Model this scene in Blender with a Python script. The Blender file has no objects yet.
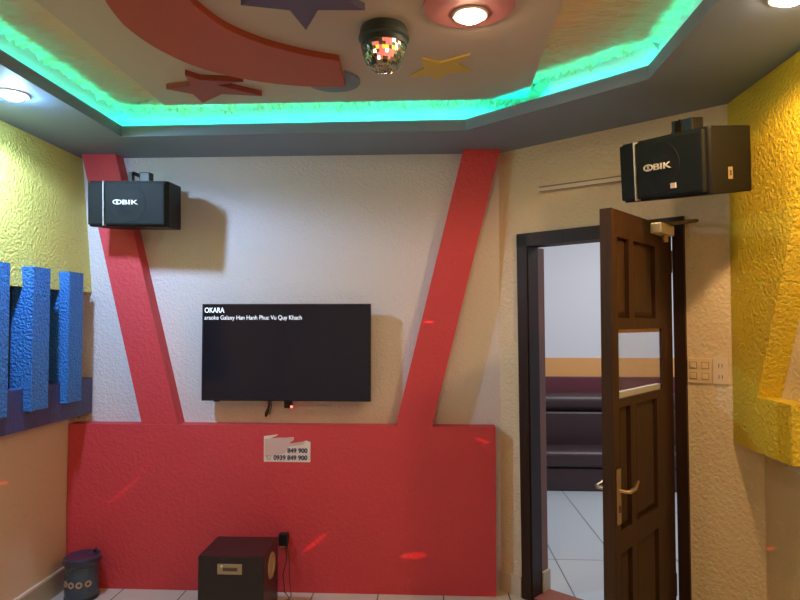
import bpy, bmesh, math, random
from mathutils import Vector, Matrix, noise
sc = bpy.context.scene
R = math.radians
EYE = 1.475
# ------------------------------------------------------------------ camera
cd = bpy.data.cameras.new('camera'); cam = bpy.data.objects.new('camera', cd)
sc.collection.objects.link(cam); sc.camera = cam
cd.sensor_width = 36; cd.lens = 620 / 800 * 36; cd.clip_start = 0.02
cam.location = (0, 0, EYE); cam.rotation_euler = (R(90 + 2.03), 0, R(2.77))
# ------------------------------------------------------------------ world, exposure
w = bpy.data.worlds.new('world'); sc.world = w; w.use_nodes = True
w.node_tree.nodes['Background'].inputs[0].default_value = (0.5, 0.5, 0.55, 1)
w.node_tree.nodes['Background'].inputs[1].default_value = 0.05
vs = sc.view_settings; vs.view_transform = 'Standard'; vs.look = 'None'; vs.gamma = 1; vs.use_curve_mapping = False
vs.exposure = -0.15
sc.cycles.use_denoising = True
sc.cycles.max_bounces = 8; sc.cycles.diffuse_bounces = 6
sc.cycles.sample_clamp_indirect = 4
# light energies and colours
COOL, WARM, MID, HALL = (0.45, 0.62, 1.0), (1.0, 0.57, 0.25), (1.0, 0.66, 0.36), (0.92, 0.95, 1.0)
E_LEFT, E_RIGHT, E_CENTRE, E_BACK, E_HALL = 50, 38, 6, 16, 50
# ------------------------------------------------------------------ materials
MATS = {}
def mat(name, col, rough=0.6, bump=0, scale=60, dist=0.01, metal=0, col2=None, cscale=8, coat=0, spec=0.5, emit=None, estr=0, detail=3):
    m = bpy.data.materials.new(name); m.use_nodes = True; nt = m.node_tree; b = nt.nodes['Principled BSDF']
    b.inputs['Base Color'].default_value = (*col, 1); b.inputs['Roughness'].default_value = rough
    b.inputs['Metallic'].default_value = metal; b.inputs['Specular IOR Level'].default_value = spec
    b.inputs['Coat Weight'].default_value = coat
    tc = nt.nodes.new('ShaderNodeTexCoord')
    if col2:
        n = nt.nodes.new('ShaderNodeTexNoise'); n.inputs['Scale'].default_value = cscale; n.inputs['Detail'].default_value = 4
        r = nt.nodes.new('ShaderNodeValToRGB'); r.color_ramp.elements[0].position = 0.35; r.color_ramp.elements[1].position = 0.65
        r.color_ramp.elements[0].color = (*col, 1); r.color_ramp.elements[1].color = (*col2, 1)
        nt.links.new(tc.outputs['Object'], n.inputs['Vector']); nt.links.new(n.outputs['Fac'], r.inputs['Fac'])
        nt.links.new(r.outputs['Color'], b.inputs['Base Color'])
    if bump:
        n = nt.nodes.new('ShaderNodeTexNoise'); n.inputs['Scale'].default_value = scale; n.inputs['Detail'].default_value = detail
        bp = nt.nodes.new('ShaderNodeBump'); bp.inputs['Strength'].default_value = bump; bp.inputs['Distance'].default_value = dist
        nt.links.new(tc.outputs['Object'], n.inputs['Vector']); nt.links.new(n.outputs['Fac'], bp.inputs['Height'])
        nt.links.new(bp.outputs['Normal'], b.inputs['Normal'])
    if emit:
        b.inputs['Emission Color'].default_value = (*emit, 1); b.inputs['Emission Strength'].default_value = estr
    MATS[name] = m; return m
mat('cream_stucco', (0.76, 0.64, 0.43), 0.65, 0.7, 62, 0.014, col2=(0.72, 0.60, 0.40), cscale=3)
mat('white_stucco', (0.72, 0.69, 0.68), 0.65, 0.65, 75, 0.011)
mat('lower_wall_paint', (0.66, 0.50, 0.34), 0.55, 0.12, 40, 0.01)
mat('red_stucco', (0.62, 0.050, 0.062), 0.6, 0.45, 50, 0.012)
mat('yellow_stucco', (0.80, 0.61, 0.03), 0.5, 1.0, 75, 0.016, col2=(0.74, 0.56, 0.04), cscale=4)
mat('pale_yellow_stucco', (0.76, 0.66, 0.15), 0.5, 1.0, 75, 0.016)
mat('blue_stucco', (0.035, 0.21, 0.62), 0.45, 1.0, 80, 0.018)
mat('navy_paint', (0.06, 0.07, 0.19), 0.5, 0.4, 60, 0.01)
mat('black_paint', (0.012, 0.014, 0.018), 0.6, 0.2, 50, 0.01)
mat('soffit_paint', (0.19, 0.26, 0.37), 0.6, 0.25, 90, 0.004)
mat('ceiling_paint', (0.50, 0.41, 0.34), 0.7, 0.2, 80, 0.005)
mat('cove_stucco', (0.74, 0.49, 0.28), 0.6, 0.3, 60, 0.01)  # orange tint of a red LED, not modelled, is put into this colour
mat('red_ceiling_paint', (0.40, 0.065, 0.022), 0.6, 0.15, 80, 0.004)
mat('dark_red_ceiling_paint', (0.30, 0.05, 0.035), 0.6, 0.15, 80, 0.004)
mat('purple_paint', (0.10, 0.075, 0.15), 0.6, 0.15, 80, 0.004)
mat('slate_paint', (0.16, 0.18, 0.24), 0.6, 0.15, 80, 0.004)
mat('mustard_paint', (0.62, 0.42, 0.08), 0.6, 0.15, 80, 0.004)
mat('pink_paint', (0.38, 0.13, 0.13), 0.6, 0.15, 80, 0.004)
mat('speaker_black', (0.004, 0.005, 0.005), 0.5, 0.25, 300, 0.002, spec=0.25)
mat('grille_cloth', (0.006, 0.008, 0.008), 0.65, 0.3, 500, 0.002, spec=0.25)
mat('black_plastic', (0.01, 0.01, 0.012), 0.35)
mat('screen', (0.006, 0.006, 0.009), 0.12, spec=0.4, emit=(0.25, 0.28, 0.5), estr=0.022)
mat('white_letter', (0.9, 0.9, 0.9), 0.4, emit=(0.7, 0.85, 1), estr=0.9)
mat('pale_logo', (0.85, 0.82, 0.72), 0.35)
mat('chrome', (0.62, 0.62, 0.62), 0.4, metal=0.2)
mat('brass', (0.50, 0.38, 0.22), 0.38, metal=0.9)
mat('rocker_gap', (0.38, 0.28, 0.16), 0.6)
mat('duct_shade', (0.20, 0.15, 0.09), 0.6)
mat('ivory_plastic', (0.74, 0.60, 0.40), 0.4)
mat('dark_slot', (0.10, 0.07, 0.04), 0.6)
mat('closer_cream', (0.80, 0.70, 0.48), 0.3, metal=0.3)
mat('paper', (0.78, 0.70, 0.62), 0.7)
mat('torn_paper', (0.68, 0.47, 0.42), 0.8, 0.3, 200, 0.002)
mat('ink', (0.05, 0.05, 0.11), 0.6)
mat('red_led', (0.5, 0.0, 0.0), 0.4, emit=(1, 0.05, 0.04), estr=12)
mat('led_green', (0.0, 0.3, 0.1), 0.5, emit=(0.0, 1.0, 0.74), estr=85)
mat('riser_paint', (0.76, 0.78, 0.76), 0.6, 0.2, 60, 0.005)
mat('skirting_tile', (0.55, 0.48, 0.37), 0.35, 0.05, 30, 0.005)
mat('grey_skirting', (0.42, 0.36, 0.27), 0.4)
mat('skirting_cap', (0.75, 0.68, 0.56), 0.4)
mat('white_pvc', (0.70, 0.62, 0.48), 0.4)
mat('pot_glaze', (0.03, 0.055, 0.085), 0.25, 0.2, 30, 0.01, col2=(0.05, 0.08, 0.11), cscale=10, coat=0.3)
mat('pot_rim_glaze', (0.03, 0.03, 0.06), 0.3, coat=0.3)
mat('pot_motif', (0.42, 0.27, 0.18), 0.5)
mat('sub_black', (0.018, 0.011, 0.010), 0.35, 0.15, 120, 0.003)
mat('sub_plate', (0.42, 0.34, 0.20), 0.35, metal=0.5)
mat('port_tan', (0.42, 0.30, 0.16), 0.5)
mat('terracotta', (0.28, 0.07, 0.035), 0.5, 0.2, 60, 0.01)
mat('hall_white', (0.70, 0.70, 0.74), 0.7)
mat('hall_orange', (0.75, 0.36, 0.12), 0.7)
mat('hall_maroon_wall', (0.12, 0.02, 0.03), 0.6)
mat('hall_pink', (0.26, 0.13, 0.11), 0.6)
mat('leather', (0.050, 0.026, 0.030), 0.42, 0.2, 60, 0.006)
mat('maroon_leather', (0.13, 0.03, 0.045), 0.4, 0.2, 60, 0.006)
mat('lamp_rim', (0.85, 0.85, 0.82), 0.4)
mat('glow_cool', (1, 1, 1), 0.4, emit=(0.36, 0.66, 1.0), estr=800)
mat('glow_warm', (1, 1, 1), 0.4, emit=(1.0, 0.70, 0.42), estr=130)
mat('disco_base', (0.03, 0.04, 0.035), 0.4)
mat('mirror_facet', (0.42, 0.38, 0.26), 0.15, metal=0.9)
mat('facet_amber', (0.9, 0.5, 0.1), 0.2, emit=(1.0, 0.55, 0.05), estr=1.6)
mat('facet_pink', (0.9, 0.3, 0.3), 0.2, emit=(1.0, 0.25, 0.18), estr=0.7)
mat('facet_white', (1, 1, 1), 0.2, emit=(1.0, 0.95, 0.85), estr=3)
def wood(name, c1, c2):
    m = bpy.data.materials.new(name); m.use_nodes = True; nt = m.node_tree; b = nt.nodes['Principled BSDF']
    tc = nt.nodes.new('ShaderNodeTexCoord'); mp = nt.nodes.new('ShaderNodeMapping'); mp.inputs['Scale'].default_value = (14, 14, 0.8)
    n = nt.nodes.new('ShaderNodeTexNoise'); n.inputs['Scale'].default_value = 4; n.inputs['Detail'].default_value = 6
    r = nt.nodes.new('ShaderNodeValToRGB'); r.color_ramp.elements[0].color = (*c1, 1); r.color_ramp.elements[1].color = (*c2, 1)
    r.color_ramp.elements[0].position = 0.3; r.color_ramp.elements[1].position = 0.7
    nt.links.new(tc.outputs['Object'], mp.inputs['Vector']); nt.links.new(mp.outputs['Vector'], n.inputs['Vector'])
    nt.links.new(n.outputs['Fac'], r.inputs['Fac']); nt.links.new(r.outputs['Color'], b.inputs['Base Color'])
    b.inputs['Roughness'].default_value = 0.5; b.inputs['Specular IOR Level'].default_value = 0.3
    MATS[name] = m
wood('door_wood', (0.030, 0.013, 0.005), (0.058, 0.024, 0.009))
wood('frame_wood', (0.020, 0.008, 0.005), (0.034, 0.014, 0.008))
def tile(name, c1, c2, grout, size, sizey, ox, oy, rough=0.25):
    m = bpy.data.materials.new(name); m.use_nodes = True; nt = m.node_tree; b = nt.nodes['Principled BSDF']
    tc = nt.nodes.new('ShaderNodeTexCoord'); mp = nt.nodes.new('ShaderNodeMapping'); mp.inputs['Location'].default_value = (ox, oy, 0)
    br = nt.nodes.new('ShaderNodeTexBrick'); br.offset = 0; br.inputs['Scale'].default_value = 1
    br.inputs['Brick Width'].default_value = size; br.inputs['Row Height'].default_value = sizey
    br.inputs['Mortar Size'].default_value = 0.004; br.inputs['Mortar Smooth'].default_value = 0.1
    br.inputs['Color1'].default_value = (*c1, 1); br.inputs['Color2'].default_value = (*c2, 1); br.inputs['Mortar'].default_value = (*grout, 1)
    nt.links.new(tc.outputs['Object'], mp.inputs['Vector']); nt.links.new(mp.outputs['Vector'], br.inputs['Vector'])
    nt.links.new(br.outputs['Color'], b.inputs['Base Color']); b.inputs['Roughness'].default_value = rough
    MATS[name] = m
tile('cream_tile', (0.66, 0.58, 0.46), (0.62, 0.55, 0.44), (0.22, 0.17, 0.12), 0.353, 0.353, -0.07, -0.03)
tile('hall_tile', (0.52, 0.56, 0.60), (0.50, 0.54, 0.58), (0.16, 0.15, 0.15), 0.375, 1.80, -0.025, -0.349, 0.3)
g = bpy.data.materials.new('clear_glass'); g.use_nodes = True; nt = g.node_tree
pb = nt.nodes['Principled BSDF']; nt.nodes.remove(pb)
tr = nt.nodes.new('ShaderNodeBsdfTransparent'); gl = nt.nodes.new('ShaderNodeBsdfGlossy'); gl.inputs['Roughness'].default_value = 0.03
mx = nt.nodes.new('ShaderNodeMixShader'); mx.inputs[0].default_value = 0.10
tr.inputs[0].default_value = (0.92, 0.92, 0.90, 1)
nt.links.new(tr.outputs[0], mx.inputs[1]); nt.links.new(gl.outputs[0], mx.inputs[2])
nt.links.new(mx.outputs[0], nt.nodes['Material Output'].inputs[0]); MATS['clear_glass'] = g
# ------------------------------------------------------------------ mesh helpers
class MB:
    def __init__(s): s.bm = bmesh.new()
    def face(s, pts):
        vs_ = [s.bm.verts.new(p) for p in pts]; return s.bm.faces.new(vs_)
    def hexa(s, b, t):      # four bottom and four top points in the same order
        v = [s.bm.verts.new(p) for p in b] + [s.bm.verts.new(p) for p in t]; n = len(b)
        s.bm.faces.new(v[:n][::-1]); s.bm.faces.new(v[n:])
        for i in range(n): s.bm.faces.new((v[i], v[(i + 1) % n], v[n + (i + 1) % n], v[n + i]))
        return s
    def box(s, x0, x1, y0, y1, z0, z1, M=None, bev=0):
        c = [(x0, y0), (x1, y0), (x1, y1), (x0, y1)]
        b = [Vector((*p, z0)) for p in c]; t = [Vector((*p, z1)) for p in c]
        if M: b = [M @ p for p in b]; t = [M @ p for p in t]
        if bev:
            old = set(s.bm.edges)
            s.hexa(b, t); ne = [e for e in s.bm.edges if e not in old]
            bmesh.ops.bevel(s.bm, geom=ne, offset=bev, segments=2, affect='EDGES', profile=0.6)
        else: s.hexa(b, t)
        return s
    def tube(s, pts, r, seg=8):
        rings = []
        P = [Vector(p) for p in pts]
        for i, p in enumerate(P):
            d = (P[min(i + 1, len(P) - 1)] - P[max(i - 1, 0)]).normalized()
            u = d.cross(Vector((0, 0, 1))) if abs(d.z) < 0.9 else d.cross(Vector((1, 0, 0)))
            u.normalize(); v = d.cross(u)
            rr = r[i] if isinstance(r, (list, tuple)) else r
            rings.append([s.bm.verts.new(p + u * rr * math.cos(2 * math.pi * k / seg) + v * rr * math.sin(2 * math.pi * k / seg)) for k in range(seg)])
        for a, b in zip(rings, rings[1:]):
            for k in range(seg): s.bm.faces.new((a[k], a[(k + 1) % seg], b[(k + 1) % seg], b[k]))
        s.bm.faces.new(rings[0][::-1]); s.bm.faces.new(rings[-1]); return s
    def lathe(s, prof, seg=32, M=None, c=(0, 0, 0)):   # profile of (radius, z), both ends closed
        c = Vector(c); rings = []
        for r, z in prof:
            ring = []
            for k in range(seg):
                a = 2 * math.pi * k / seg; p = Vector((r * math.cos(a), r * math.sin(a), z)) 
                p = (M @ p if M else p) + c; ring.append(s.bm.verts.new(p))
            rings.append(ring)
        for a, b in zip(rings, rings[1:]):
            for k in range(seg): s.bm.faces.new((a[k], a[(k + 1) % seg], b[(k + 1) % seg], b[k]))
        s.bm.faces.new(rings[0][::-1]); s.bm.faces.new(rings[-1]); return s
    def prism(s, pts, z0, z1, M=None):      # outline in xy between two heights
        b = [Vector((*p, z0)) for p in pts]; t = [Vector((*p, z1)) for p in pts]
        if M: b = [M @ p for p in b]; t = [M @ p for p in t]
        return s.hexa(b, t)
    def build(s, name, m, parent=None, smooth=False):
        bmesh.ops.recalc_face_normals(s.bm, faces=s.bm.faces)
        me = bpy.data.meshes.new(name); s.bm.to_mesh(me); s.bm.free()
        me.materials.append(MATS[m]); 
        if smooth:
            for p in me.polygons: p.use_smooth = True
            try: me.set_sharp_from_angle(angle=R(35))
            except Exception: pass
        o = bpy.data.objects.new(name, me); sc.collection.objects.link(o)
        if parent: attach(o, parent)
        return o
def world_of(o):
    M = Matrix.LocRotScale(o.location, o.rotation_euler, o.scale)
    return world_of(o.parent) @ o.matrix_parent_inverse @ M if o.parent else M
def attach(o, parent):      # geometry is written in world space; keep it there
    o.parent = parent; o.matrix_parent_inverse = world_of(parent).inverted()
def tag(o, label=None, cat=None, group=None, kind=None):
    for k, v in (('label', label), ('category', cat), ('group', group), ('kind', kind)):
        if v: o[k] = v
    return o
def thing(name, label, cat, loc, group=None, kind=None):
    o = bpy.data.objects.new(name, None); sc.collection.objects.link(o); o.location = loc; o.empty_display_size = 0.1
    return tag(o, label, cat, group, kind)
def struct(o): return tag(o, kind='structure')
def frameM(o, x, y, z):     # matrix with given axes and origin
    M = Matrix.Identity(4)
    for i, a in enumerate((x, y, z)):
        a = Vector(a)
        for k in range(3): M[k][i] = a[k]
    for k in range(3): M[k][3] = Vector(o)[k]
    return M
def text(name, body, size, M, m, parent, depth=0.001, bold=0.0, sx=1.0, shear=0, width=None):
    cu = bpy.data.curves.new(name, 'FONT'); cu.body = body; cu.size = size; cu.extrude = depth; cu.offset = bold; cu.shear = shear
    t = bpy.data.objects.new(name, cu); sc.collection.objects.link(t)
    bpy.context.view_layer.update(); dg = bpy.context.evaluated_depsgraph_get()
    me = bpy.data.meshes.new_from_object(t.evaluated_get(dg)); bpy.data.objects.remove(t)
    if width:
        xs = [v.co.x for v in me.vertices]; k = width / (max(xs) - min(xs)); x0 = min(xs)
        for v in me.vertices: v.co.x = (v.co.x - x0) * k
    for v in me.vertices: v.co = M @ Vector((v.co.x * (1 if width else sx), v.co.y, v.co.z))
    me.materials.clear(); me.materials.append(MATS[m])
    o = bpy.data.objects.new(name, me); sc.collection.objects.link(o)
    if parent: attach(o, parent)
    return o
def roughen(bm, amp, freq, fixed=None):
    for v in bm.verts:
        if fixed and fixed(v.co): continue
        n = noise.noise(v.co * freq) + 0.5 * noise.noise(v.co * freq * 2.3)
        v.co += v.normal * n * amp
# ------------------------------------------------------------------ room numbers
XL, YB, XR, XP = -2.03, 3.5, 1.39, 1.30          # left wall, back wall, right wall, face of the yellow relief
YF = -1.9                                          # wall behind the viewer
ZS, ZLIP, ZC = 2.429, 2.485, 2.550                # soffit underside, lip, ceiling panel
A = Vector((0.39, 3.5, 0)); D = Vector((0.7716, -0.6361, 0)); N = Vector((-0.6361, -0.7716, 0))   # angled door wall
S_END = 1.296
def dw(s, off, z): return A + D * s + N * off + Vector((0, 0, z))      # point on the door wall; off > 0 into the room
HX0, HX1, HY1, HZ = 0.62, 3.6, 6.1, 2.85
# ------------------------------------------------------------------ structure
struct(MB().box(XL - 0.15, XR + 0.2, YF - 0.15, YB + 0.0, -0.08, 0).build('floor', 'cream_tile'))
# hall floor begins behind the angled wall
p = [dw(-0.05, -0.16, 0), dw(1.7, -0.16, 0)]
hf = MB(); hf.prism([(p[0].x, p[0].y), (p[1].x, p[1].y), (HX1, p[1].y), (HX1, HY1), (p[0].x, HY1)], -0.08, 0.001)
hfo = struct(hf.build('floor', 'hall_tile'))
struct(MB().box(XL - 0.15, XL, YF - 0.15, YB + 0.15, 0, 2.75).build('wall_left', 'lower_wall_paint'))
struct(MB().box(XL, 0.39, YB, YB + 0.15, 0, 2.75).build('wall_back', 'white_stucco'))
struct(MB().box(XR, XR + 0.15, YF, 2.675, 0, 2.75).build('wall_right', 'cream_stucco'))
struct(MB().box(XL, XR, YF - 0.15, YF, 0, 2.75).build('wall_front', 'cream_stucco'))
# angled wall with the doorway
OS0, OS1, OZ = 0.150, 0.985, 1.935
wd = MB()
def wslab(s0, s1, z0, z1, o0=0.0, o1=-0.13):
    wd.hexa([dw(s0, o0, z0), dw(s1, o0, z0), dw(s1, o1, z0), dw(s0, o1, z0)], [dw(s0, o0, z1), dw(s1, o0, z1), dw(s1, o1, z1), dw(s0, o1, z1)])
wslab(0, OS0, 0, 2.75); wslab(OS1, S_END + 0.12, 0, 2.75); wslab(OS0, OS1, OZ, 2.75)
struct(wd.build('wall_angled', 'cream_stucco'))
# soffit ring with raised lip
outer = [(XL, YF), (XL, YB), (0.39, YB), (XR, 2.675), (XR, YF)]
inner = [(-1.60, -1.25), (-1.585, 3.09), (0.178, 3.07), (0.86, 2.45), (0.843, -1.25)]
def ring(mb, o, i, zo0, zi0, zo1, zi1):
    n = len(o)
    ob = [mb.bm.verts.new((*p, zo0)) for p in o]; ib = [mb.bm.verts.new((*p, zi0)) for p in i]
    ot = [mb.bm.verts.new((*p, zo1)) for p in o]; it = [mb.bm.verts.new((*p, zi1)) for p in i]
    for k in range(n):
        j = (k + 1) % n
        mb.bm.faces.new((ob[k], ob[j], ib[j], ib[k])); mb.bm.faces.new((ot[k], it[k], it[j], ot[j]))
        mb.bm.faces.new((ib[k], ib[j], it[j], it[k])); mb.bm.faces.new((ob[k], ot[k], ot[j], ob[j]))
def inset(poly, d):     # move a clockwise outline outward by d
    out = []; n = len(poly)
    for k in range(n):
        p0, p1, p2 = Vector(poly[k - 1]), Vector(poly[k]), Vector(poly[(k + 1) % n])
        n1 = Vector((-(p1 - p0).y, (p1 - p0).x)).normalized(); n2 = Vector((-(p2 - p1).y, (p2 - p1).x)).normalized()
        b = (n1 + n2).normalized(); out.append(tuple(p1 + b * d / max(0.3, b.dot(n1))))
    return out
lip_out = inset(inner, 0.025)
sf = MB(); ring(sf, outer, inner, ZS, ZS, ZS + 0.026, ZS + 0.026); ring(sf, lip_out, inner, ZS + 0.026, ZS + 0.026, ZLIP, ZLIP)
struct(sf.build('trim_1', 'soffit_paint'))
# ceiling: flat panel, and the sloping stucco cove around it
CO = [(-1.645, -1.30), (-1.637, 3.150), (0.520, 3.150), (0.550, 2.815), (0.915, 2.480), (0.905, -1.30)]
CI = [(-1.335, -1.0), (-1.314, 2.978), (0.455, 2.978), (0.470, 2.955), (0.452, 2.50), (0.415, -1.0)]
ZU = 2.602                                         # underside of the dripping stucco
ce = MB(); ce.prism(CI[::-1], ZC, ZU + 0.03); struct(ce.build('ceiling', 'ceiling_paint'))
CB = inset(CO, 0.02)
ck = MB(); ck.box(XL, XR, YF, YB, 2.75, 2.80); struct(ck.build('ceiling', 'ceiling_paint'))
# upright of the cove standing on the soffit
def ring6(mb, o, i, z0, z1):
    n = len(o); v = [[mb.bm.verts.new((*p, z)) for p in q] for q, z in ((o, z0), (i, z0), (o, z1), (i, z1))]
    for k in range(n):
        j = (k + 1) % n
        for a_, b_ in ((0, 1), (1, 3), (3, 2), (2, 0)): mb.bm.faces.new((v[a_][k], v[a_][j], v[b_][j], v[b_][k]))
up = MB(); ring6(up, CB, CO, ZS + 0.0265, 2.66); struct(up.build('trim_5', 'riser_paint'))
cv = MB()
def slope(i, j, nu, nv):
    a0, a1, b0, b1 = Vector((*CO[i], ZU)), Vector((*CO[j], ZU)), Vector((*CI[i], ZU)), Vector((*CI[j], ZU))
    out = (a1 - a0).normalized(); inn = Vector((out.y, -out.x, 0)); g_ = []
    for u in range(nu + 1):
        row = []; pu = a0.lerp(a1, u / nu)
        for v in range(nv + 1):
            q = pu.lerp(b0.lerp(b1, u / nu), (v / nv) ** 1.5)
            al, ac = q.dot(out), (q - pu).length
            f1 = abs(noise.noise(Vector((al * 22, ac * 5, i * 7.1)))); f2 = abs(noise.noise(Vector((al * 55, ac * 9, i * 3.3))))
            f3 = noise.noise(Vector((al * 30, ac * 30, 5.5)))
            near = math.exp(-ac / 0.05)
            k = 1 if 0 < v < nv else 0.0
            if v == 0: k = 1
            q.z -= k * (0.012 * f1 + 0.008 * f2 + 0.003 * f3 + near * (0.004 + 0.045 * max(0, f1 - 0.05) + 0.030 * f2))
            row.append(cv.bm.verts.new(q))
        g_.append(row)
    for u in range(nu):
        for v in range(nv): cv.bm.faces.new((g_[u][v], g_[u + 1][v], g_[u + 1][v + 1], g_[u][v + 1]))
slope(0, 1, 900, 34); slope(1, 2, 500, 20); slope(2, 3, 80, 20); slope(3, 4, 120, 34); slope(4, 5, 800, 40); slope(5, 0, 60, 6)
struct(cv.build('ceiling', 'cove_stucco'))
# hall beyond the door
struct(MB().box(HX0 - 0.6, HX1, HY1, HY1 + 0.1, 0, HZ).build('wall_far', 'hall_white'))
struct(MB().box(HX1, HX1 + 0.1, 2.0, HY1, 0, HZ).build('wall_hall', 'hall_white'))
struct(MB().box(0.0, 0.1, 4.0, HY1, 0, HZ).build('wall_hall', 'hall_white'))
struct(MB().box(0.0, HX1 + 0.1, 2.4, HY1 + 0.1, 2.85, 2.95).build('ceiling', 'hall_white'))
struct(MB().box(0.1, HX1, HY1 - 0.012, HY1, 0.949, 1.128).build('trim_2', 'hall_orange'))
# skirtings
sk = MB(); sk.box(XL, XL + 0.014, YF, 3.404, 0, 0.112); struct(sk.build('baseboard_left', 'grey_skirting'))
sk = MB(); sk.box(XL, XL + 0.015, YF, 3.404, 0.112, 0.124); struct(sk.build('trim_3', 'skirting_cap'))
sk = MB(); sk.hexa([dw(0.0, 0, 0), dw(0.135, 0, 0), dw(0.135, 0.015, 0), dw(0.0, 0.015, 0)], [dw(0.0, 0, 0.105), dw(0.135, 0, 0.105), dw(0.135, 0.015, 0.105), dw(0.0, 0.015, 0.105)])
struct(sk.build('baseboard_angled', 'skirting_tile'))
# ------------------------------------------------------------------ door: frame and open leaf
door = thing('door_1', None, None, dw(0.55, 0, 0), kind='structure')
fr = MB()
def fbar(s0b, s1b, s0t, s1t, z0, z1, o0, o1):
    fr.hexa([dw(s0b, o0, z0), dw(s1b, o0, z0), dw(s1b, o1, z0), dw(s0b, o1, z0)], [dw(s0t, o0, z1), dw(s1t, o0, z1), dw(s1t, o1, z1), dw(s0t, o1, z1)])
fbar(0.144, 0.199, 0.124, 0.186, 0, 1.945, 0.02, 0.0)          # architrave, left
fbar(0.150, 0.205, 0.150, 0.192, 0, 1.885, 0.012, -0.09)       # lining, left
fbar(0.952, 1.000, 0.945, 0.996, 0, 1.945, 0.02, 0.0)
fbar(0.955, 0.985, 0.950, 0.985, 0, 1.885, 0.0, -0.09)
fbar(0.124, 0.996, 0.124, 0.996, 1.885, 1.955, 0.02, 0.0)
fbar(0.150, 0.985, 0.150, 0.985, 1.885, 1.935, 0.0, -0.09)
fr.build('door_frame', 'frame_wood', door)
rv = MB(); rv.hexa([dw(0.150, -0.09, 0.12), dw(0.200, -0.09, 0.12), dw(0.200, -0.16, 0.12), dw(0.150, -0.16, 0.12)], [dw(0.150, -0.09, 1.885), dw(0.190, -0.09, 1.885), dw(0.190, -0.16, 1.885), dw(0.150, -0.16, 1.885)])
rv.build('reveal', 'hall_pink', door)
rv = MB(); rv.hexa([dw(0.150, -0.09, 0.0), dw(0.212, -0.09, 0.0), dw(0.212, -0.165, 0.0), dw(0.150, -0.165, 0.0)], [dw(0.150, -0.09, .12), dw(0.212, -0.09, .12), dw(0.212, -0.165, .12), dw(0.150, -0.165, .12)])
rv.build('reveal_skirting', 'skirting_tile', door)
th = MB(); th.hexa([dw(0.2, 0.0, 0.0), dw(0.955, 0.0, 0.0), dw(0.955, -0.16, 0.0), dw(0.2, -0.16, 0.0)], [dw(0.2, 0.0, 0.012), dw(0.955, 0.0, 0.012), dw(0.955, -0.16, 0.012), dw(0.2, -0.16, 0.012)])
th.build('threshold', 'terracotta', door)
DU = Vector((0.6272537, 0.778815, 0)); DN = Vector((0.778815, -0.6272537, 0)); F2 = Vector((0.680, 2.352, 0)); DWID = 0.666
DM = frameM(F2, DU, -DN, (0, 0, 1))      # local x along the leaf, y = depth behind the seen face, z up
leaf = MB(); T = 0.045; ZT = 1.905; ZB = 0.02
us = [0, 0.055, 0.165, 0.215, 0.455, 0.53, DWID]
def lb(u0, u1, z0, z1, y0=0, y1=T): leaf.box(u0, u1, y0, y1, z0, z1, DM)
lb(0, 0.055, ZB, ZT); lb(0.53, DWID, ZB, 1.183); lb(0.53, DWID, 1.447, ZT); lb(0.53, 0.645, 1.183, 1.447, 0, 0.012); lb(0.645, DWID, 1.183, 1.447)
for z0, z1 in ((ZB, 0.12), (0.605, 0.69), (1.15, 1.183), (1.447, 1.49), (1.80, ZT)): lb(0.055, 0.53, z0, z1)
panels = []
for z0, z1 in ((0.12, 0.605), (0.69, 1.15), (1.49, 1.80)):
    lb(0.165, 0.215, z0, z1); lb(0.455, 0.53, z0, z1)
    panels += [(0.055, 0.165, z0, z1), (0.215, 0.455, z0, z1)]
leaf_o = leaf.build('door_leaf', 'door_wood', door)
for u0, u1, z0, z1 in panels:
    pm = MB(); b = 0.026
    for y0, y1 in ((0.018, 0.008), (T - 0.018, T - 0.008)):
        q0 = [(u0, y0, z0), (u1, y0, z0), (u1, y0, z1), (u0, y0, z1)]
        q1 = [(u0 + b, y1, z0 + b), (u1 - b, y1, z0 + b), (u1 - b, y1, z1 - b), (u0 + b, y1, z1 - b)]
        pm.hexa([DM @ Vector(q) for q in q0], [DM @ Vector(q) for q in q1])
    pm.box(u0, u1, 0.0175, T - 0.0175, z0, z1, DM)
    pm.build('door_panel', 'door_wood', leaf_o)
MB().box(0.055, 0.53, 0.006, 0.010, 1.183, 1.447, DM).build('glass_pane', 'clear_glass', leaf_o)
bd = MB(); bd.box(0.055, 0.53, 0.0105, 0.030, 1.183, 1.206, DM); bd.build('glazing_bead', 'lamp_rim', leaf_o)
bd = MB(); bd.box(0.055, 0.53, 0.0105, 0.030, 1.432, 1.447, DM); bd.build('glazing_bead', 'hall_orange', leaf_o)  # orange colour stands in for light on the wooden top lip
# handles, plates
for side, nm in ((0, 'room'), (1, 'hall')):
    f = (lambda y: y) if side == 0 else (lambda y: T - y)
    hp = MB(); y0, y1 = sorted((f(0), f(-0.006))); hp.box(0.016, 0.050, y0, y1, 0.72, 0.925, DM, 0.002); 
    hp.build('handle_plate', 'brass', leaf_o)
    hh = MB(); hh.tube([DM @ Vector((0.033, f(-0.004), 0.845)), DM @ Vector((0.033, f(-0.034), 0.845)), DM @ Vector((0.042, f(-0.042), 0.845)), DM @ Vector((0.09, f(-0.042), 0.848)), DM @ Vector((0.135, f(-0.038), 0.866))], [0.007, 0.007, 0.008, 0.008, 0.005], 12)
    hh.build('handle', 'brass', leaf_o, True)
    kk = MB(); kk.box(0.028, 0.038, *sorted((f(-0.0055), f(-0.009))), 0.765, 0.79, DM); kk.build('keyhole', 'dark_slot', leaf_o)
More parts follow.
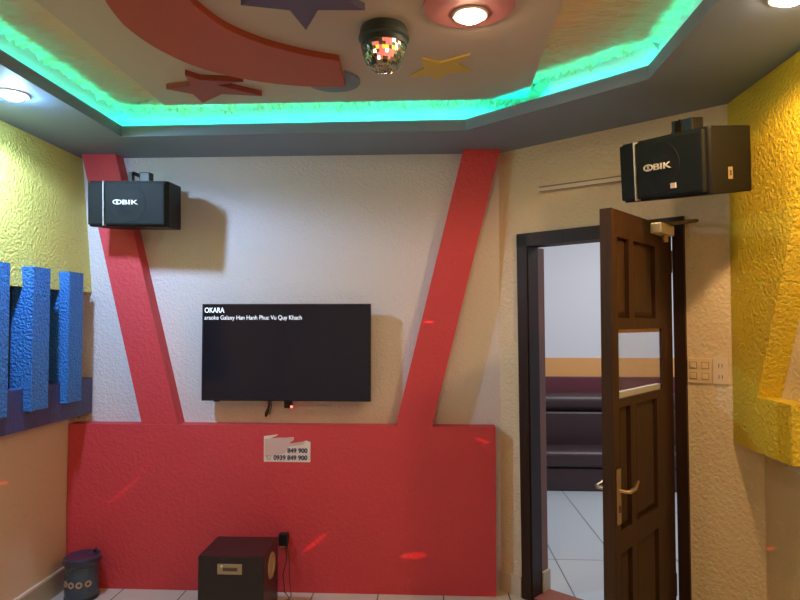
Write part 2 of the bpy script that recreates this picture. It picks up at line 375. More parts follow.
# door closer
dc = MB(); dc.box(0.40, 0.56, -0.05, -0.0, 1.850, 1.895, DM, 0.006); dc.build('door_closer', 'closer_cream', leaf_o)
ca = MB(); ca.tube([DM @ Vector((0.50, -0.03, 1.897)), DM @ Vector((0.60, -0.13, 1.915)), dw(0.93, 0.012, 1.925)], 0.008, 8); ca.build('closer_arm', 'dark_slot', leaf_o)
ca = MB(); ca.lathe([(0.012, 1.82), (0.014, 1.835), (0.010, 1.85)], 16, None, DM @ Vector((0.50, -0.03, 0))); ca.build('closer_knob', 'brass', leaf_o)
for z in (0.25, 0.98, 1.70):
    h = MB(); c = DM @ Vector((DWID + 0.006, 0.004, 0)); h.lathe([(0.006, z), (0.006, z + 0.10)], 12, None, c)
    h.box(DWID - 0.002, DWID + 0.012, 0.004, 0.02, z, z + 0.10, DM); h.build('hinge', 'dark_slot', leaf_o)
# ------------------------------------------------------------------ red relief: block and two leaning pillars
YR = 3.405
MB().box(-2.026, 0.354, YR, YB - 0.002, 0.0, 0.904, None).build('relief_block', 'red_stucco')
tag(bpy.data.objects['relief_block'], 'long low red stucco block along the foot of the television wall', 'wall block')
def pillar(xb0, xb1, xt0, xt1, label):
    m = MB(); m.hexa([(xb0, YR, 0.9045), (xb1, YR, 0.9045), (xb1, YB, 0.9045), (xb0, YB, 0.9045)], [(xt0, YR, 2.428), (xt1, YR, 2.428), (xt1, YB, 2.428), (xt0, YB, 2.428)])
    o = m.build('slanted_pillar', 'red_stucco'); return tag(o, label, 'pillar')
pillar(-1.605, -1.400, -1.978, -1.782, 'red leaning pillar behind the left loudspeaker, left of the television')
pillar(-0.189, 0.010, 0.186, 0.389, 'red leaning pillar between the television and the doorway')
# ------------------------------------------------------------------ left wall relief
yl = MB(); yl.hexa([(XL + .001, 0.9, 1.645), (-1.957, 0.9, 1.645), (-1.957, YB - .001, 1.645), (XL + .001, YB - .001, 1.645)], [(XL + .001, 0.9, 2.428), (-2.026, 0.9, 2.428), (-2.026, YB - .001, 2.428), (XL + .001, YB - .001, 2.428)])
tag(yl.build('wall_panel', 'pale_yellow_stucco'), 'pale yellow stucco panel on the left wall above the blue bars', 'wall panel')
tag(MB().box(XL + .001, -2.012, 0.9, 3.33, 1.1555, 1.644).build('recess_panel', 'black_paint'), 'black recessed panel behind the blue bars on the left wall', 'wall panel')
tag(MB().box(XL + .001, -1.945, 0.9, YB - .001, 0.955, 1.155).build('wall_ledge', 'navy_paint'), 'dark navy ledge running under the blue bars on the left wall', 'ledge')
labs = ['blue stucco bar nearest the back corner on the left wall', 'blue stucco bar in the middle of the three, left wall', 'blue stucco bar cut by the left edge of the picture']
for k, (y0, y1) in enumerate(((3.187, 3.318), (2.888, 3.022), (2.57, 2.722))):
    m = MB(); xb = -2.011
    m.box(-1.944, -1.905, y0, y1, 1.048, 1.155); m.box(xb, -1.905, y0, y1, 1.1555, 1.644)
    m.hexa([(-1.9565, y0, 1.6445), (-1.905, y0, 1.6445), (-1.905, y1, 1.6445), (-1.9565, y1, 1.6445)], [(-1.966, y0, 1.742), (-1.905, y0, 1.742), (-1.905, y1, 1.742), (-1.966, y1, 1.742)])
    tag(m.build('relief_bar', 'blue_stucco'), labs[k], 'wall bar', 'blue stucco bars on the left wall')
# ------------------------------------------------------------------ right wall relief (one built piece)
rr = MB()
pr = [(XP, 2.745, 1.176), (XP, 2.547, 1.176), (XP, 2.547 - 0.4125 * (2.428 - 1.176), 2.428), (XP, 2.745, 2.428)]
back = [(XR - .001, 2.672, 1.176), (XR - .001, 2.535, 1.176), (XR - .001, 2.535 - 0.4125 * (2.428 - 1.176), 2.428), (XR - .001, 2.672, 2.428)]
rr.hexa(pr, back)
rr.hexa([(XP, 2.745, 0.957), (XP, 2.312, 0.957), (XR - .001, 2.312, 0.957), (XR - .001, 2.672, 0.957)], [(XP, 2.745, 1.1755), (XP, 2.312, 1.1755), (XR - .001, 2.312, 1.1755), (XR - .001, 2.672, 1.1755)])
tag(rr.build('wall_relief', 'yellow_stucco'), 'bright yellow stepped stucco relief on the right wall beside the switches', 'wall panel')
# ------------------------------------------------------------------ ceiling lamps
def downlight(x, y, z, glow, col, energy, label, group=None, r=0.045, seen=True, blend=None):
    t = thing('ceiling_light', label, 'ceiling light', (x, y, z), group)
    MB().lathe([(r + 0.018, z), (r + 0.014, z - 0.006), (r + 0.001, z - 0.007), (r + 0.001, z)], 32, None, (x, y, 0)).build('trim_ring', 'lamp_rim', t, True)
    MB().lathe([(r, z - 0.004), (r * 0.85, z - 0.016), (r * 0.5, z - 0.024), (0.002, z - 0.027)], 32, None, (x, y, 0)).build('lens', glow, t, True)
    l = bpy.data.lights.new('ceiling_light_bulb', 'SPOT'); l.energy = energy; l.color = col; l.shadow_soft_size = 0.03; l.spot_size = R(172); l.spot_blend = 0.25
    lo = bpy.data.objects.new('bulb_light', l); sc.collection.objects.link(lo); lo.location = (x, y, z - 0.062); attach(lo, t)
downlight(-1.74, 2.48, ZS, 'glow_cool', COOL, E_LEFT, 'cool white ceiling light in the left soffit above the yellow panel')
downlight(1.055, 1.83, ZS, 'glow_warm', WARM, E_RIGHT, 'warm ceiling light in the right soffit near the yellow wall')
downlight(0.141, 2.13, ZC - 0.007, 'glow_warm', MID, E_CENTRE, 'glaring warm ceiling light inside the pink painted disc')
for x, y, z, c in ((-1.815, 0.2, ZS, WARM), (1.055, 0.0, ZS, WARM), (-0.5, -0.3, ZC, MID)):
    downlight(x, y, z, 'glow_warm', c, E_BACK, 'warm ceiling light behind the viewer', 'ceiling lights behind the viewer')
l = bpy.data.lights.new('hall_lamp', 'AREA'); l.energy = E_HALL; l.color = HALL; l.shape = 'RECTANGLE'; l.size = 1.2; l.size_y = 0.3
ht = thing('hall_ceiling_lamp', 'white ceiling lamp of the room beyond the door', 'ceiling light', (1.9, 4.5, 2.85))
MB().box(1.3, 2.5, 4.35, 4.65, 2.80, 2.849, None, 0.005).build('housing', 'lamp_rim', ht)
lo = bpy.data.objects.new('hall_lamp_light', l); sc.collection.objects.link(lo); lo.location = (1.9, 4.5, 2.79); attach(lo, ht)
# LED strip lying in the cove behind the lip
led = MB(); LP = inset(inner, 0.032)
for k in range(5):
    a, b = Vector((*LP[k], ZS + 0.031)), Vector((*LP[(k + 1) % 5], ZS + 0.031)); led.tube([a, b], 0.004, 6)
tag(led.build('led_strip', 'led_green'), 'glowing green LED strip lying in the ceiling cove', 'led strip')
# ------------------------------------------------------------------ shapes on the ceiling
ZP = ZC - 0.0005; TH = 0.006
def shape(name, pts, m, label, cat, th=TH, smooth=False):
    if smooth:      # Catmull-Rom through every point but the sharp ends
        out = []; n = len(pts); P = [Vector(p) for p in pts]
        for i in range(n):
            p1, p2 = P[i], P[(i + 1) % n]
            if i in (smooth[0], n - 1): out.append(tuple(p1)); continue
            p0 = P[i - 1] if i not in (0, smooth[0] + 1) else p1 * 2 - p2
            p3 = P[(i + 2) % n] if (i + 1) not in (smooth[0], n - 1) else p2 * 2 - p1
            for q in range(5):
                t_ = q / 5
                out.append(tuple(0.5 * ((2 * p1) + (p2 - p0) * t_ + (2 * p0 - 5 * p1 + 4 * p2 - p3) * t_ ** 2 + (3 * p1 - p0 - 3 * p2 + p3) * t_ ** 3)))
        pts = out
    mb = MB(); mb.prism(pts, ZP - th, ZP); return tag(mb.build(name, m), label, cat)
def star(cx, cy, pts_): return [(cx + x, cy + y) for x, y in pts_]
shape('crescent_relief', [(-0.378, 2.722), (-0.576, 2.701), (-0.779, 2.623), (-0.949, 2.487), (-1.041, 2.313), (-1.074, 2.169), (-1.076, 2.058), (-1.041, 1.883), (-0.937, 1.704), (-0.757, 1.533), (-0.568, 1.448), (-0.587, 1.609), (-0.700, 1.741), (-0.766, 1.873), (-0.781, 1.952), (-0.772, 2.017), (-0.730, 2.148), (-0.637, 2.272), (-0.507, 2.374), (-0.364, 2.447)], 'red_ceiling_paint', 'large red painted crescent on the ceiling', 'ceiling decoration', 0.025, (10,))
shape('star_relief', [(-1.040, 2.556), (-0.997, 2.612), (-0.814, 2.640), (-0.946, 2.670), (-0.779, 2.814), (-0.956, 2.780), (-1.087, 2.891), (-1.090, 2.774), (-1.187, 2.707), (-1.065, 2.678)], 'dark_red_ceiling_paint', 'dark red raised star on the ceiling below the red crescent', 'ceiling decoration', 0.025)
shape('star_relief', [(-0.444, 2.177), (-0.375, 2.037), (-0.217, 2.045), (-0.326, 1.921), (-0.280, 1.766), (-0.426, 1.845), (-0.549, 1.749), (-0.520, 1.912), (-0.625, 1.992), (-0.470, 2.033)], 'purple_paint', 'purple raised star at the top edge, left of the disco lamp', 'ceiling decoration', 0.025)
shape('star_relief', [(-0.030, 2.482), (0.043, 2.525), (0.162, 2.452), (0.117, 2.538), (0.177, 2.625), (0.083, 2.631), (0.032, 2.707), (0.002, 2.650), (-0.085, 2.667), (-0.023, 2.583)], 'mustard_paint', 'mustard yellow star on the ceiling right of the disco lamp', 'ceiling decoration', 0.008)
shape('disc_relief', [(-0.363, 2.595), (-0.351, 2.604), (-0.333, 2.623), (-0.320, 2.644), (-0.311, 2.667), (-0.308, 2.692), (-0.309, 2.718), (-0.317, 2.742), (-0.328, 2.764), (-0.344, 2.783), (-0.364, 2.799), (-0.386, 2.810), (-0.411, 2.815), (-0.436, 2.816), (-0.461, 2.813), (-0.484, 2.803), (-0.505, 2.789), (-0.522, 2.771), (-0.536, 2.750), (-0.492, 2.721), (-0.426, 2.723), (-0.376, 2.724)], 'slate_paint', 'slate blue disc peeking out at the end of the red crescent', 'ceiling decoration', 0.012)
shape('disc_relief', [(0.134 + 0.155 * math.cos(q * math.pi / 24), 2.073 + 0.155 * math.sin(q * math.pi / 24)) for q in range(48)], 'pink_paint', 'pink painted disc around the glaring ceiling light', 'ceiling decoration', 0.006)
# ------------------------------------------------------------------ disco lamp
DX, DY = -0.167, 2.228
t = thing('disco_lamp', 'mirrored disco ball lamp with black base fixed to the ceiling', 'disco lamp', (DX, DY, ZC))
MB().lathe([(0.082, ZC - .0005), (0.088, ZC - 0.012), (0.088, ZC - 0.030), (0.093, ZC - 0.034), (0.093, ZC - 0.044), (0.084, ZC - 0.050), (0.084, ZC - 0.070)], 40, None, (DX, DY, 0)).build('base', 'disco_base', t, True)
zc = ZC - 0.070
cols = ['mirror_facet', 'disco_base', 'facet_amber', 'facet_pink', 'facet_white']
fd = MB(); random.seed(11); nr, ns = 12, 40; Rd = 0.080; fidx = []
def dp(i, k):
    th_ = (i / nr) * math.pi / 2; a = 2 * math.pi * k / ns
    return Vector((DX + Rd * math.cos(th_) * math.cos(a), DY + Rd * math.cos(th_) * math.sin(a), zc - 0.098 * math.sin(th_)))
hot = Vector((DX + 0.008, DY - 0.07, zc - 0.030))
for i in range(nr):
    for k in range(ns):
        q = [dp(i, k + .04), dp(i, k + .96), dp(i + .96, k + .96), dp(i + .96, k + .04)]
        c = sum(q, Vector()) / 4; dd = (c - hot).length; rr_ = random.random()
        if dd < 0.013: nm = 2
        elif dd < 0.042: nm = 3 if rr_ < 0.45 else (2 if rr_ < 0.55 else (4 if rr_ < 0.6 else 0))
        elif rr_ < 0.02: nm = 4
        elif rr_ < 0.42 and i < 7: nm = 1
        else: nm = 0
        jit = Vector((random.uniform(-1, 1), random.uniform(-1, 1), random.uniform(-1, 1))) * 0.0012; nv_ = (c - Vector((DX, DY, zc))).normalized()
        n0 = len(fd.bm.faces); fd.hexa([p_ - nv_ * 0.004 for p_ in q], [p_ + jit * (1 if n_ % 2 else -1) for n_, p_ in enumerate(q)])
        fidx += [nm] * (len(fd.bm.faces) - n0)
fo = fd.build('mirror_facets', 'mirror_facet', t)
for c_ in cols[1:]: fo.data.materials.append(MATS[c_])
for p_, ix in zip(fo.data.polygons, fidx): p_.material_index = ix
MB().lathe([(Rd * 0.93 * math.cos(i / 8 * math.pi / 2) + 0.0005, zc - 0.001 - 0.092 * math.sin(i / 8 * math.pi / 2)) for i in range(9)], 30, None, (DX, DY, 0)).build('dome', 'disco_base', t, True)
# the red beams the disco lamp throws on the walls
beams = [((-0.005, 3.405, 1.475), 1.6, 60), ((-1.70, 3.405, 0.54), 2.0, 60), ((0.27, 3.385, 0.86), 1.8, 40), ((-0.63, 3.405, 0.27), 2.2, 60), ((-0.09, 3.405, 0.21), 2.4, 60),
         ((-1.56, 3.385, 0.70), 1.4, 40), ((-2.02, 2.87, 0.72), 1.4, 60), ((1.23, 2.81, 0.62), 1.6, 60), ((1.39, 2.64, 0.55), 1.2, 60)]
for (tx, ty, tz), ang, en in beams:
    l = bpy.data.lights.new('disco_beam', 'SPOT'); l.energy = en * 5; l.color = (1.0, 0.05, 0.06); l.spot_size = R(ang * 1.0); l.spot_blend = 0.25; l.shadow_soft_size = 0.001
    o = bpy.data.objects.new('disco_beam', l); sc.collection.objects.link(o)
    d_ = Vector((tx, ty, tz)) - Vector((DX, DY, zc - 0.06)); d_.normalize()
    o.location = Vector((DX, DY, zc - 0.06)) + d_ * 0.115; o.rotation_euler = (d_.to_track_quat('-Z', 'Y') @ Matrix.Rotation(R(5), 3, 'Z').to_quaternion()).to_euler(); o.scale = (1.5, 0.18, 1); attach(o, t)
# ------------------------------------------------------------------ loudspeakers
def speaker(loc, rot, W, H, Dp, side_label, wall_pt, sticker):
    Rm = Matrix.Rotation(rot[0], 4, 'Z') @ Matrix.Rotation(rot[1], 4, 'X') @ Matrix.Rotation(rot[2], 4, 'Y')
    M = Matrix.Translation(loc) @ Rm
    t = thing('wall_speaker', side_label, 'speaker', loc)
    # cabinet: plan tapers to the back, front corners cut
    W2, H2 = W / 2, H / 2
    plan = [(-W2, 0.03), (-W2 + 0.004, 0.0), (W2 - 0.012, 0.0), (W2, 0.012), (W2 - 0.02, Dp), (-W2 + 0.06, Dp)]
    cb = MB(); cb.hexa([M @ Vector((x, y + 0.012, -H2)) for x, y in plan], [M @ Vector((x, y + 0.012, H2)) for x, y in plan])
    bmesh.ops.bevel(cb.bm, geom=list(cb.bm.edges), offset=0.006, segments=2, affect='EDGES', profile=0.6)
    cb.build('cabinet', 'speaker_black', t)
    xs = -W2 + W * 0.22
    g1 = MB(); g1.box(xs + 0.004, W2 - 0.008, -0.012, 0.0115, -H2 + 0.008, H2 - 0.008, M, 0.010); gr = g1.build('grille', 'grille_cloth', t)
    g2 = MB(); g2.box(-W2 + 0.005, xs - 0.004, -0.006, 0.0115, -H2 + 0.008, H2 - 0.008, M, 0.008); g2.build('tweeter_grille', 'grille_cloth', t)
    s_ = MB(); s_.box(xs - 0.003, xs + 0.001, -0.014, 0.0115, -H2 + 0.004, H2 - 0.004, M); s_.build('silver_strip', 'chrome', t)
    # woofer dish showing through the grille
    cx = 0.0
    Mw = M @ frameM((cx + 0.01, -0.012, 0), (1, 0, 0), (0, 0, 1), (0, -1, 0))
    wv = MB(); wv.lathe([(H2 * 0.84, -0.002), (H2 * 0.82, 0.0015), (H2 * 0.74, 0.0015), (H2 * 0.70, 0.001), (H2 * 0.45, 0.001), (H2 * 0.40, 0.002), (0.003, 0.002)], 40, Mw)
    wv.build('woofer_ring', 'grille_cloth', t, True)
    # badge: oval emblem and three letters
    bx, bz, by = -W * 0.10, 0.006, -0.0160
    Mb = M @ frameM((bx, by, bz), (1, 0, 0), (0, 0, 1), (0, -1, 0))
    k = W / 0.46
    em = MB(); seg = 24
    ro = [(0.026 * k * math.cos(a), 0.014 * k * math.sin(a)) for a in [2 * math.pi * q / seg for q in range(seg)]]
    ri = [(x * 0.78, y * 0.70) for x, y in ro]
    for q in range(seg):
        j = (q + 1) % seg
        em.hexa([Mb @ Vector((*p_, 0)) for p_ in (ro[q], ro[j], ri[j], ri[q])], [Mb @ Vector((*p_, 0.003)) for p_ in (ro[q], ro[j], ri[j], ri[q])])
    em.build('emblem', 'pale_logo', gr)
    text('emblem', 'K', 0.022 * k, Mb @ Matrix.Translation((-0.007 * k, -0.0075 * k, 0)), 'pale_logo', gr, 0.0015, 0.0006 * k)
    text('lettering', 'BIK', 0.035 * k, Mb @ Matrix.Translation((0.028 * k, -0.0125 * k, 0)), 'pale_logo', gr, 0.0015, 0.0004 * k, width=0.092 * k)
    # bracket over the cabinet, arm to the wall
    br = MB(); top = M @ Vector((0.03, Dp * 0.5, H2)); wp = Vector(wall_pt)
    br.box(-0.055, 0.095, Dp * 0.30, Dp * 0.75, H2 + 0.001, H2 + 0.008, M)
    br.box(0.03, 0.085, Dp * 0.35, Dp * 0.60, H2 + 0.006, H2 + 0.055, M, 0.004)
    br.tube([M @ Vector((0.04, Dp * 0.5, H2 + 0.03)), M @ Vector((-0.03, Dp * 0.6, H2 + 0.058)), wp], 0.010, 8); br.box(-0.038, -0.022, Dp * 0.45, Dp * 0.60, H2 + 0.006, H2 + 0.060, M)
    br.build('bracket', 'black_plastic', t)
    if sticker:
        st = MB(); ex = Vector((W2 + 0.0005, 0.024, 0)); ey = (Vector((W2 - 0.0195, Dp + 0.012, 0)) - ex).normalized()
        Ms = M @ frameM(ex + ey * 0.10 + Vector((0.0, 0, -0.05)), ey, (0, 0, 1), ey.cross(Vector((0, 0, 1))))
        st.box(-0.012, 0.012, -0.022, 0.022, -0.002, 0.001, Ms); so = st.build('sticker', 'sub_plate', t)
        s2 = MB(); s2.box(-0.005, 0.006, -0.010, 0.010, 0.001, 0.0016, Ms); s2.build('sticker_mark', 'dark_slot', so)
        s3 = MB(); s3.box(0.065, 0.09, -0.0165, -0.012, -0.085, -0.065, M); s3.build('badge', 'paper', gr)
    return t
speaker((-1.580, 3.145, 2.093), (-0.03, 0.07, 0.02), 0.432, 0.24, 0.205, 'black loudspeaker on the back wall over the left red pillar', (-1.60, 3.405, 2.29), False)
speaker((0.905, 2.466, 2.081), (-1.159, 0.137, 0.107), 0.445, 0.245, 0.235, 'black loudspeaker hanging above the open door by the yellow wall', tuple(dw(0.90, 0.0, 2.26)), True)
# ------------------------------------------------------------------ television
t = thing('television', 'flat black wall television showing two lines of white text', 'television', (-0.80, 3.40, 1.05))
MB().box(-1.264, -0.325, 3.397, 3.43, 1.039, 1.575, None, 0.003).build('housing', 'black_plastic', t)
MB().box(-1.15, -0.45, 3.431, 3.499, 1.12, 1.45).build('wall_mount', 'black_plastic', t)
bz = MB()
for b_ in ((-1.264, -1.257, 1.040, 1.575), (-0.332, -0.325, 1.040, 1.575), (-1.257, -0.332, 1.040, 1.050), (-1.257, -0.332, 1.568, 1.575)): bz.box(b_[0], b_[1], 3.390, 3.3968, b_[2], b_[3])
bz.build('bezel', 'black_plastic', t)
scr = MB().box(-1.257, -0.332, 3.3925, 3.3965, 1.050, 1.568).build('screen', 'screen', t)
MT = frameM((-1.252, 3.3915, 1.527), (1, 0, 0), (0, 0, 1), (0, -1, 0))
text('screen_text', 'OKARA', 0.040, MT, 'white_letter', scr, 0.0003, 0.0008, width=0.112)
MT = frameM((-1.252, 3.3915, 1.488), (1, 0, 0), (0, 0, 1), (0, -1, 0))
text('screen_text', 'araoke Galaxy Han Hanh Phuc Vu Quy Khach', 0.034, MT, 'white_letter', scr, 0.0003, 0.0, width=0.545)
MB().box(-1.20, -1.17, 3.40, 3.42, 1.034, 1.0385).build('foot_mark', 'black_plastic', t)
# receiver hanging under the set and the plug lead
t = thing('infrared_receiver', 'small black receiver with a red light under the television', 'receiver', (-0.78, 3.46, 1.0))
MB().box(-0.815, -0.770, 3.44, 3.47, 0.995, 1.034, None, 0.004).build('housing', 'black_plastic', t)
MB().lathe([(0.007, 0), (0.006, 0.004), (0.002, 0.006)], 12, frameM((0, 0, 0), (1, 0, 0), (0, 0, 1), (0, -1, 0)), (-0.772, 3.4395, 1.003)).build('indicator_light', 'red_led', t)
cb = MB(); cb.tube([(-0.905, 3.46, 1.034), (-0.902, 3.46, 1.01), (-0.908, 3.455, 0.985), (-0.915, 3.45, 0.962), (-0.920, 3.45, 0.945)], [0.004, 0.005, 0.008, 0.011, 0.005], 8)
cb.tube([(-0.895, 3.465, 1.034), (-0.892, 3.465, 1.0), (-0.900, 3.46, 0.96)], 0.003, 6)
tag(cb.build('dangling_cable', 'black_plastic'), 'short black cable ends dangling below the television', 'cable')
# ------------------------------------------------------------------ torn paper sticker
t = thing('paper_notice', 'torn white paper notice with a phone number on the red block', 'notice', (-0.785, 3.404, 0.71))
X0, X1, Z0, Z1 = -0.916, -0.657, 0.706, 0.853
ol = [(X0, Z0), (X1, Z0), (X1, 0.815), (-0.68, 0.824), (-0.70, 0.817), (-0.775, 0.806), (-0.762, 0.818), (-0.752, 0.823), (-0.748, 0.842), (-0.80, 0.838), (-0.84, 0.838), (-0.885, 0.832), (-0.85, 0.846), (-0.835, 0.856), (-0.87, 0.852), (X0, 0.846)]
MX = frameM((0, 3.4045, 0), (1, 0, 0), (0, 0, 1), (0, -1, 0))
pp = MB(); pp.prism(ol, 0.0, 0.0008, MX); po = pp.build('paper', 'paper', t)
tn = MB(); tn.prism([(X0 + .004, 0.735), (-0.87, 0.738), (-0.80, 0.752), (-0.775, 0.79), (-0.70, 0.80), (-0.685, 0.815), (-0.70, 0.817), (-0.775, 0.806), (-0.762, 0.818), (-0.752, 0.823), (-0.748, 0.842), (-0.80, 0.838), (-0.84, 0.838), (-0.885, 0.832), (X0 + .004, 0.832)], 0.0009, 0.0014, MX); tn.build('torn_layer', 'torn_paper', t)
text('phone_number', '0939 849 900', 0.034, MX @ Matrix.Translation((-0.862, 0.718, 0.002)), 'ink', po, 0.0004, 0.0014, width=0.188)
text('phone_number', '849 900', 0.034, MX @ Matrix.Translation((-0.785, 0.757, 0.002)), 'ink', po, 0.0004, 0.0014, width=0.112)
ic = MB(); ro = [(-0.889 + 0.014 * math.cos(q / 20 * 2 * math.pi), 0.730 + 0.014 * math.sin(q / 20 * 2 * math.pi)) for q in range(20)]; ri = [(-0.889 + (x + 0.889) * .8, 0.730 + (y - 0.730) * .8) for x, y in ro]
for q in range(20):
    j = (q + 1) % 20; ic.hexa([MX @ Vector((*p_, 0.001)) for p_ in (ro[q], ro[j], ri[j], ri[q])], [MX @ Vector((*p_, 0.002)) for p_ in (ro[q], ro[j], ri[j], ri[q])])
ic.tube([MX @ Vector((-0.894, 0.737, 0.0015)), MX @ Vector((-0.893, 0.729, 0.0015)), MX @ Vector((-0.884, 0.723, 0.0015))], 0.002, 6)
ic.build('phone_icon', 'port_tan', po)
# ------------------------------------------------------------------ wall switches, conduit
def plate(s0, s1, z0, z1, cols_, rows, label, kind):
    t = thing(kind, label, 'switch' if kind == 'switch_plate' else 'outlet', dw((s0 + s1) / 2, 0, z0))
    MP = frameM(dw(s0, 0.0008, z0), D, (0, 0, 1), N)
    w_, h_ = s1 - s0, z1 - z0
    MB().box(0, w_, 0, h_, 0, 0.010, MP, 0.003).build('cover', 'ivory_plastic', t)
    for i in range(cols_):
        for j in range(rows):
            cx, cz = w_ * (i + .5) / cols_, h_ * (j + .5) / rows + (0.004 if j == 0 else -0.004)
            if kind == 'switch_plate':
                k = MB(); k.box(cx - 0.016, cx + 0.016, cz - 0.015, cz + 0.015, 0.0095, 0.0115, MP); f = k.build('rocker_frame', 'rocker_gap', t)
                k = MB(); k.box(cx - 0.013, cx + 0.013, cz - 0.012, cz + 0.012, 0.0115, 0.016, MP, 0.002); k.build('rocker', 'ivory_plastic', t)
            else:
                k = MB(); k.box(cx - 0.017, cx + 0.017, cz - 0.014, cz + 0.014, 0.0095, 0.012, MP, 0.001); f = k.build('socket', 'ivory_plastic', t)
                k = MB(); k.box(cx - 0.008, cx - 0.005, cz - 0.008, cz + 0.008, 0.012, 0.0125, MP); k.box(cx + 0.005, cx + 0.008, cz - 0.008, cz + 0.008, 0.012, 0.0125, MP); k.build('slots', 'dark_slot', f)
plate(1.001, 1.101, 1.204, 1.314, 2, 2, 'ivory plate of four light switches beside the door frame', 'switch_plate')
plate(1.106, 1.170, 1.204, 1.318, 1, 2, 'ivory double power socket next to the switches by the yellow wall', 'socket_outlet')
cn = MB(); cn.hexa([dw(0.268, 0.0005, 2.165), dw(0.90, 0.0005, 2.150), dw(0.90, 0.022, 2.150), dw(0.268, 0.022, 2.165)], [dw(0.268, 0.0005, 2.195), dw(0.90, 0.0005, 2.18), dw(0.90, 0.022, 2.18), dw(0.268, 0.022, 2.195)])
cno = tag(cn.build('cable_trunking', 'white_pvc'), 'slim cream cable duct on the wall above the doorway', 'cable duct')
for za, zb in ((2.189, 2.195), (2.165, 2.170)):  # added dark strips stand in for shadow lines along the duct
    ed = MB(); ed.hexa([dw(0.268, 0.0221, za), dw(0.90, 0.0221, za - .015), dw(0.90, 0.025, za - .015), dw(0.268, 0.025, za)], [dw(0.268, 0.0221, zb), dw(0.90, 0.0221, zb - .015), dw(0.90, 0.025, zb - .015), dw(0.268, 0.025, zb)])
    ed.build('shade_strip', 'duct_shade', cno)
# ------------------------------------------------------------------ subwoofer
t = thing('subwoofer', 'black box subwoofer on the floor before the red block', 'speaker', (-0.948, 3.08, 0))
c0 = MB(); c0.box(-1.107, -0.789, 2.948, 3.224, 0.012, 0.36, None, 0.004); c0.build('cabinet', 'sub_black', t)
for x in (-1.08, -0.815):
    for y in (2.975, 3.195): MB().lathe([(0.014, 0.0), (0.016, 0.0125)], 14, None, (x, y, 0)).build('foot', 'black_plastic', t)
pm = MB(); pm.box(-1.012, -0.893, 2.943, 2.9478, 0.277, 0.326, None, 0.002); po = pm.build('control_plate', 'sub_plate', t)
k = MB(); k.box(-0.985, -0.915, 2.9415, 2.9432, 0.293, 0.309); k.build('plate_lettering', 'dark_slot', po)
k = MB(); k.lathe([(0.006, 0), (0.005, 0.004)], 12, frameM((0, 0, 0), (1, 0, 0), (0, 0, 1), (0, -1, 0)), (-0.99, 2.943, 0.316)); k.build('indicator', 'pale_logo', po)
MXR = frameM((0, 0, 0), (0, 1, 0), (0, 0, 1), (1, 0, 0))
k = MB(); k.lathe([(0.062, 0), (0.060, 0.006), (0.044, 0.006), (0.040, 0.001), (0.002, 0.001)], 32, MXR, (-0.7885, 3.085, 0.27)); k.build('port', 'port_tan', t, True)
# outlet with adapter and lead behind the subwoofer
t = thing('power_adapter', 'black plug adapter on the red block behind the subwoofer', 'adapter', (-0.795, 3.38, 0.30))
MB().box(-0.822, -0.772, 3.365, 3.4045, 0.262, 0.325, None, 0.004).build('housing', 'black_plastic', t)
MB().box(-0.815, -0.79, 3.38, 3.4045, 0.252, 0.2618).build('socket_edge', 'ivory_plastic', t)
k = MB(); k.tube([(-0.785, 3.38, 0.262), (-0.775, 3.36, 0.20), (-0.79, 3.34, 0.12), (-0.775, 3.32, 0.04), (-0.745, 3.31, 0.006), (-0.77, 3.29, 0.006), (-0.82, 3.26, 0.006)], 0.003, 6)
k.tube([(-0.778, 3.38, 0.262), (-0.76, 3.36, 0.20), (-0.755, 3.34, 0.10), (-0.74, 3.32, 0.02), (-0.75, 3.30, 0.005), (-0.77, 3.28, 0.005)], 0.002, 6)
k.build('lead', 'black_plastic', t)
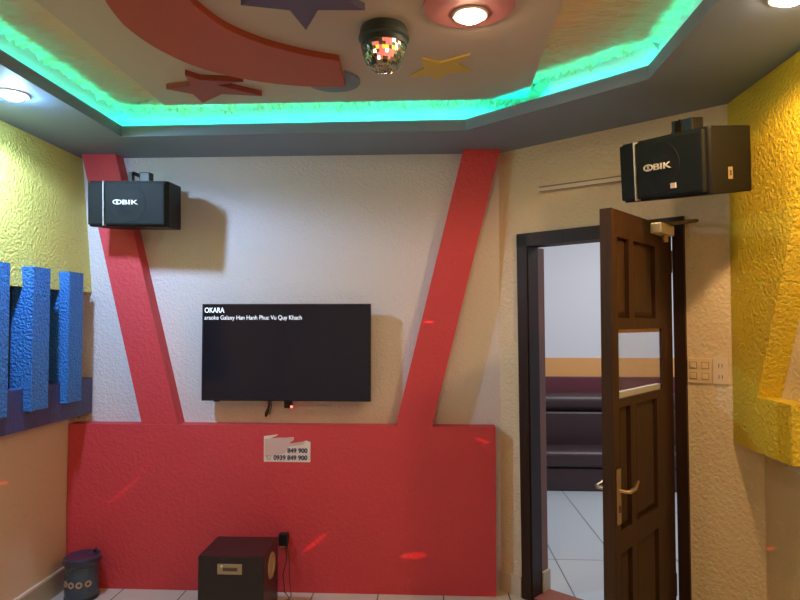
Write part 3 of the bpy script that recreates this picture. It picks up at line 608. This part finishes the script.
# ------------------------------------------------------------------ dark pot in the corner
PX, PY = -1.868, 3.292
t = thing('glazed_pot', 'dark blue lidded ceramic pot in the corner beside the red block', 'pot', (PX, PY, 0))
MB().lathe([(0.0744, 0.0), (0.0837, 0.012), (0.0846, 0.05), (0.0828, 0.15), (0.0809, 0.178)], 40, None, (PX, PY, 0)).build('body', 'pot_glaze', t, True)
MB().lathe([(0.0818, 0.179), (0.0911, 0.186), (0.0967, 0.200), (0.0930, 0.218), (0.0818, 0.226), (0.0651, 0.224), (0.0465, 0.219), (0.0019, 0.217)], 40, None, (PX, PY, 0)).build('lid', 'pot_rim_glaze', t, True)
MB().lathe([(0.0856, 0.0005), (0.0874, 0.010), (0.0856, 0.020)], 40, None, (PX, PY, 0)).build('base_band', 'black_plastic', t, True)
k = MB(); k.tube([(PX + 0.03, PY + 0.06, 0.224), (PX + 0.05, PY + 0.05, 0.240), (PX + 0.085, PY + 0.02, 0.232)], 0.007, 8); k.build('lid_grip', 'pot_rim_glaze', t, True)
for ang in (-98, -70, -40, -126):
    a = R(ang + 0); nrm = Vector((math.cos(a), math.sin(a), 0)); tan = Vector((-math.sin(a), math.cos(a), 0))
    mm = MB(); Mr = frameM(Vector((PX, PY, 0.095)) + nrm * 0.0832, tan, (0, 0, 1), nrm)
    rings = 20
    for q in range(rings):
        a0, a1 = 2 * math.pi * q / rings, 2 * math.pi * (q + 1) / rings
        qs = [(0.017 * math.cos(a0), 0.017 * math.sin(a0)), (0.017 * math.cos(a1), 0.017 * math.sin(a1)), (0.008 * math.cos(a1), 0.008 * math.sin(a1)), (0.008 * math.cos(a0), 0.008 * math.sin(a0))]
        mm.hexa([Mr @ Vector((*p_, -0.002)) for p_ in qs], [Mr @ Vector((*p_, 0.0035)) for p_ in qs])
    mm.build('ring_motif', 'pot_motif', t)
# ------------------------------------------------------------------ sofa in the hall
t = thing('sofa', 'dark leather sofa along the far wall of the next room', 'sofa', (1.6, 5.6, 0))
def cushion(x0, x1, y0, y1, z0, z1, name, m, r):
    k = MB(); k.box(x0, x1, y0, y1, z0, z1, None, 0)
    bmesh.ops.bevel(k.bm, geom=list(k.bm.edges), offset=r, segments=4, affect='EDGES', profile=0.5)
    return k.build(name, m, t, True)
cushion(0.35, 3.0, 5.52, 6.05, 0.002, 0.20, 'base', 'leather', 0.012)
cushion(0.35, 3.0, 5.50, 5.86, 0.2005, 0.352, 'seat', 'leather', 0.05)
cushion(0.35, 3.0, 5.861, 6.06, 0.2005, 0.645, 'backrest', 'leather', 0.03)
cushion(0.35, 3.0, 5.84, 6.06, 0.6455, 0.805, 'headrest_roll', 'leather', 0.07)
cushion(0.35, 3.0, 6.065, 6.095, 0.20, 0.949, 'wall_padding', 'maroon_leather', 0.008)
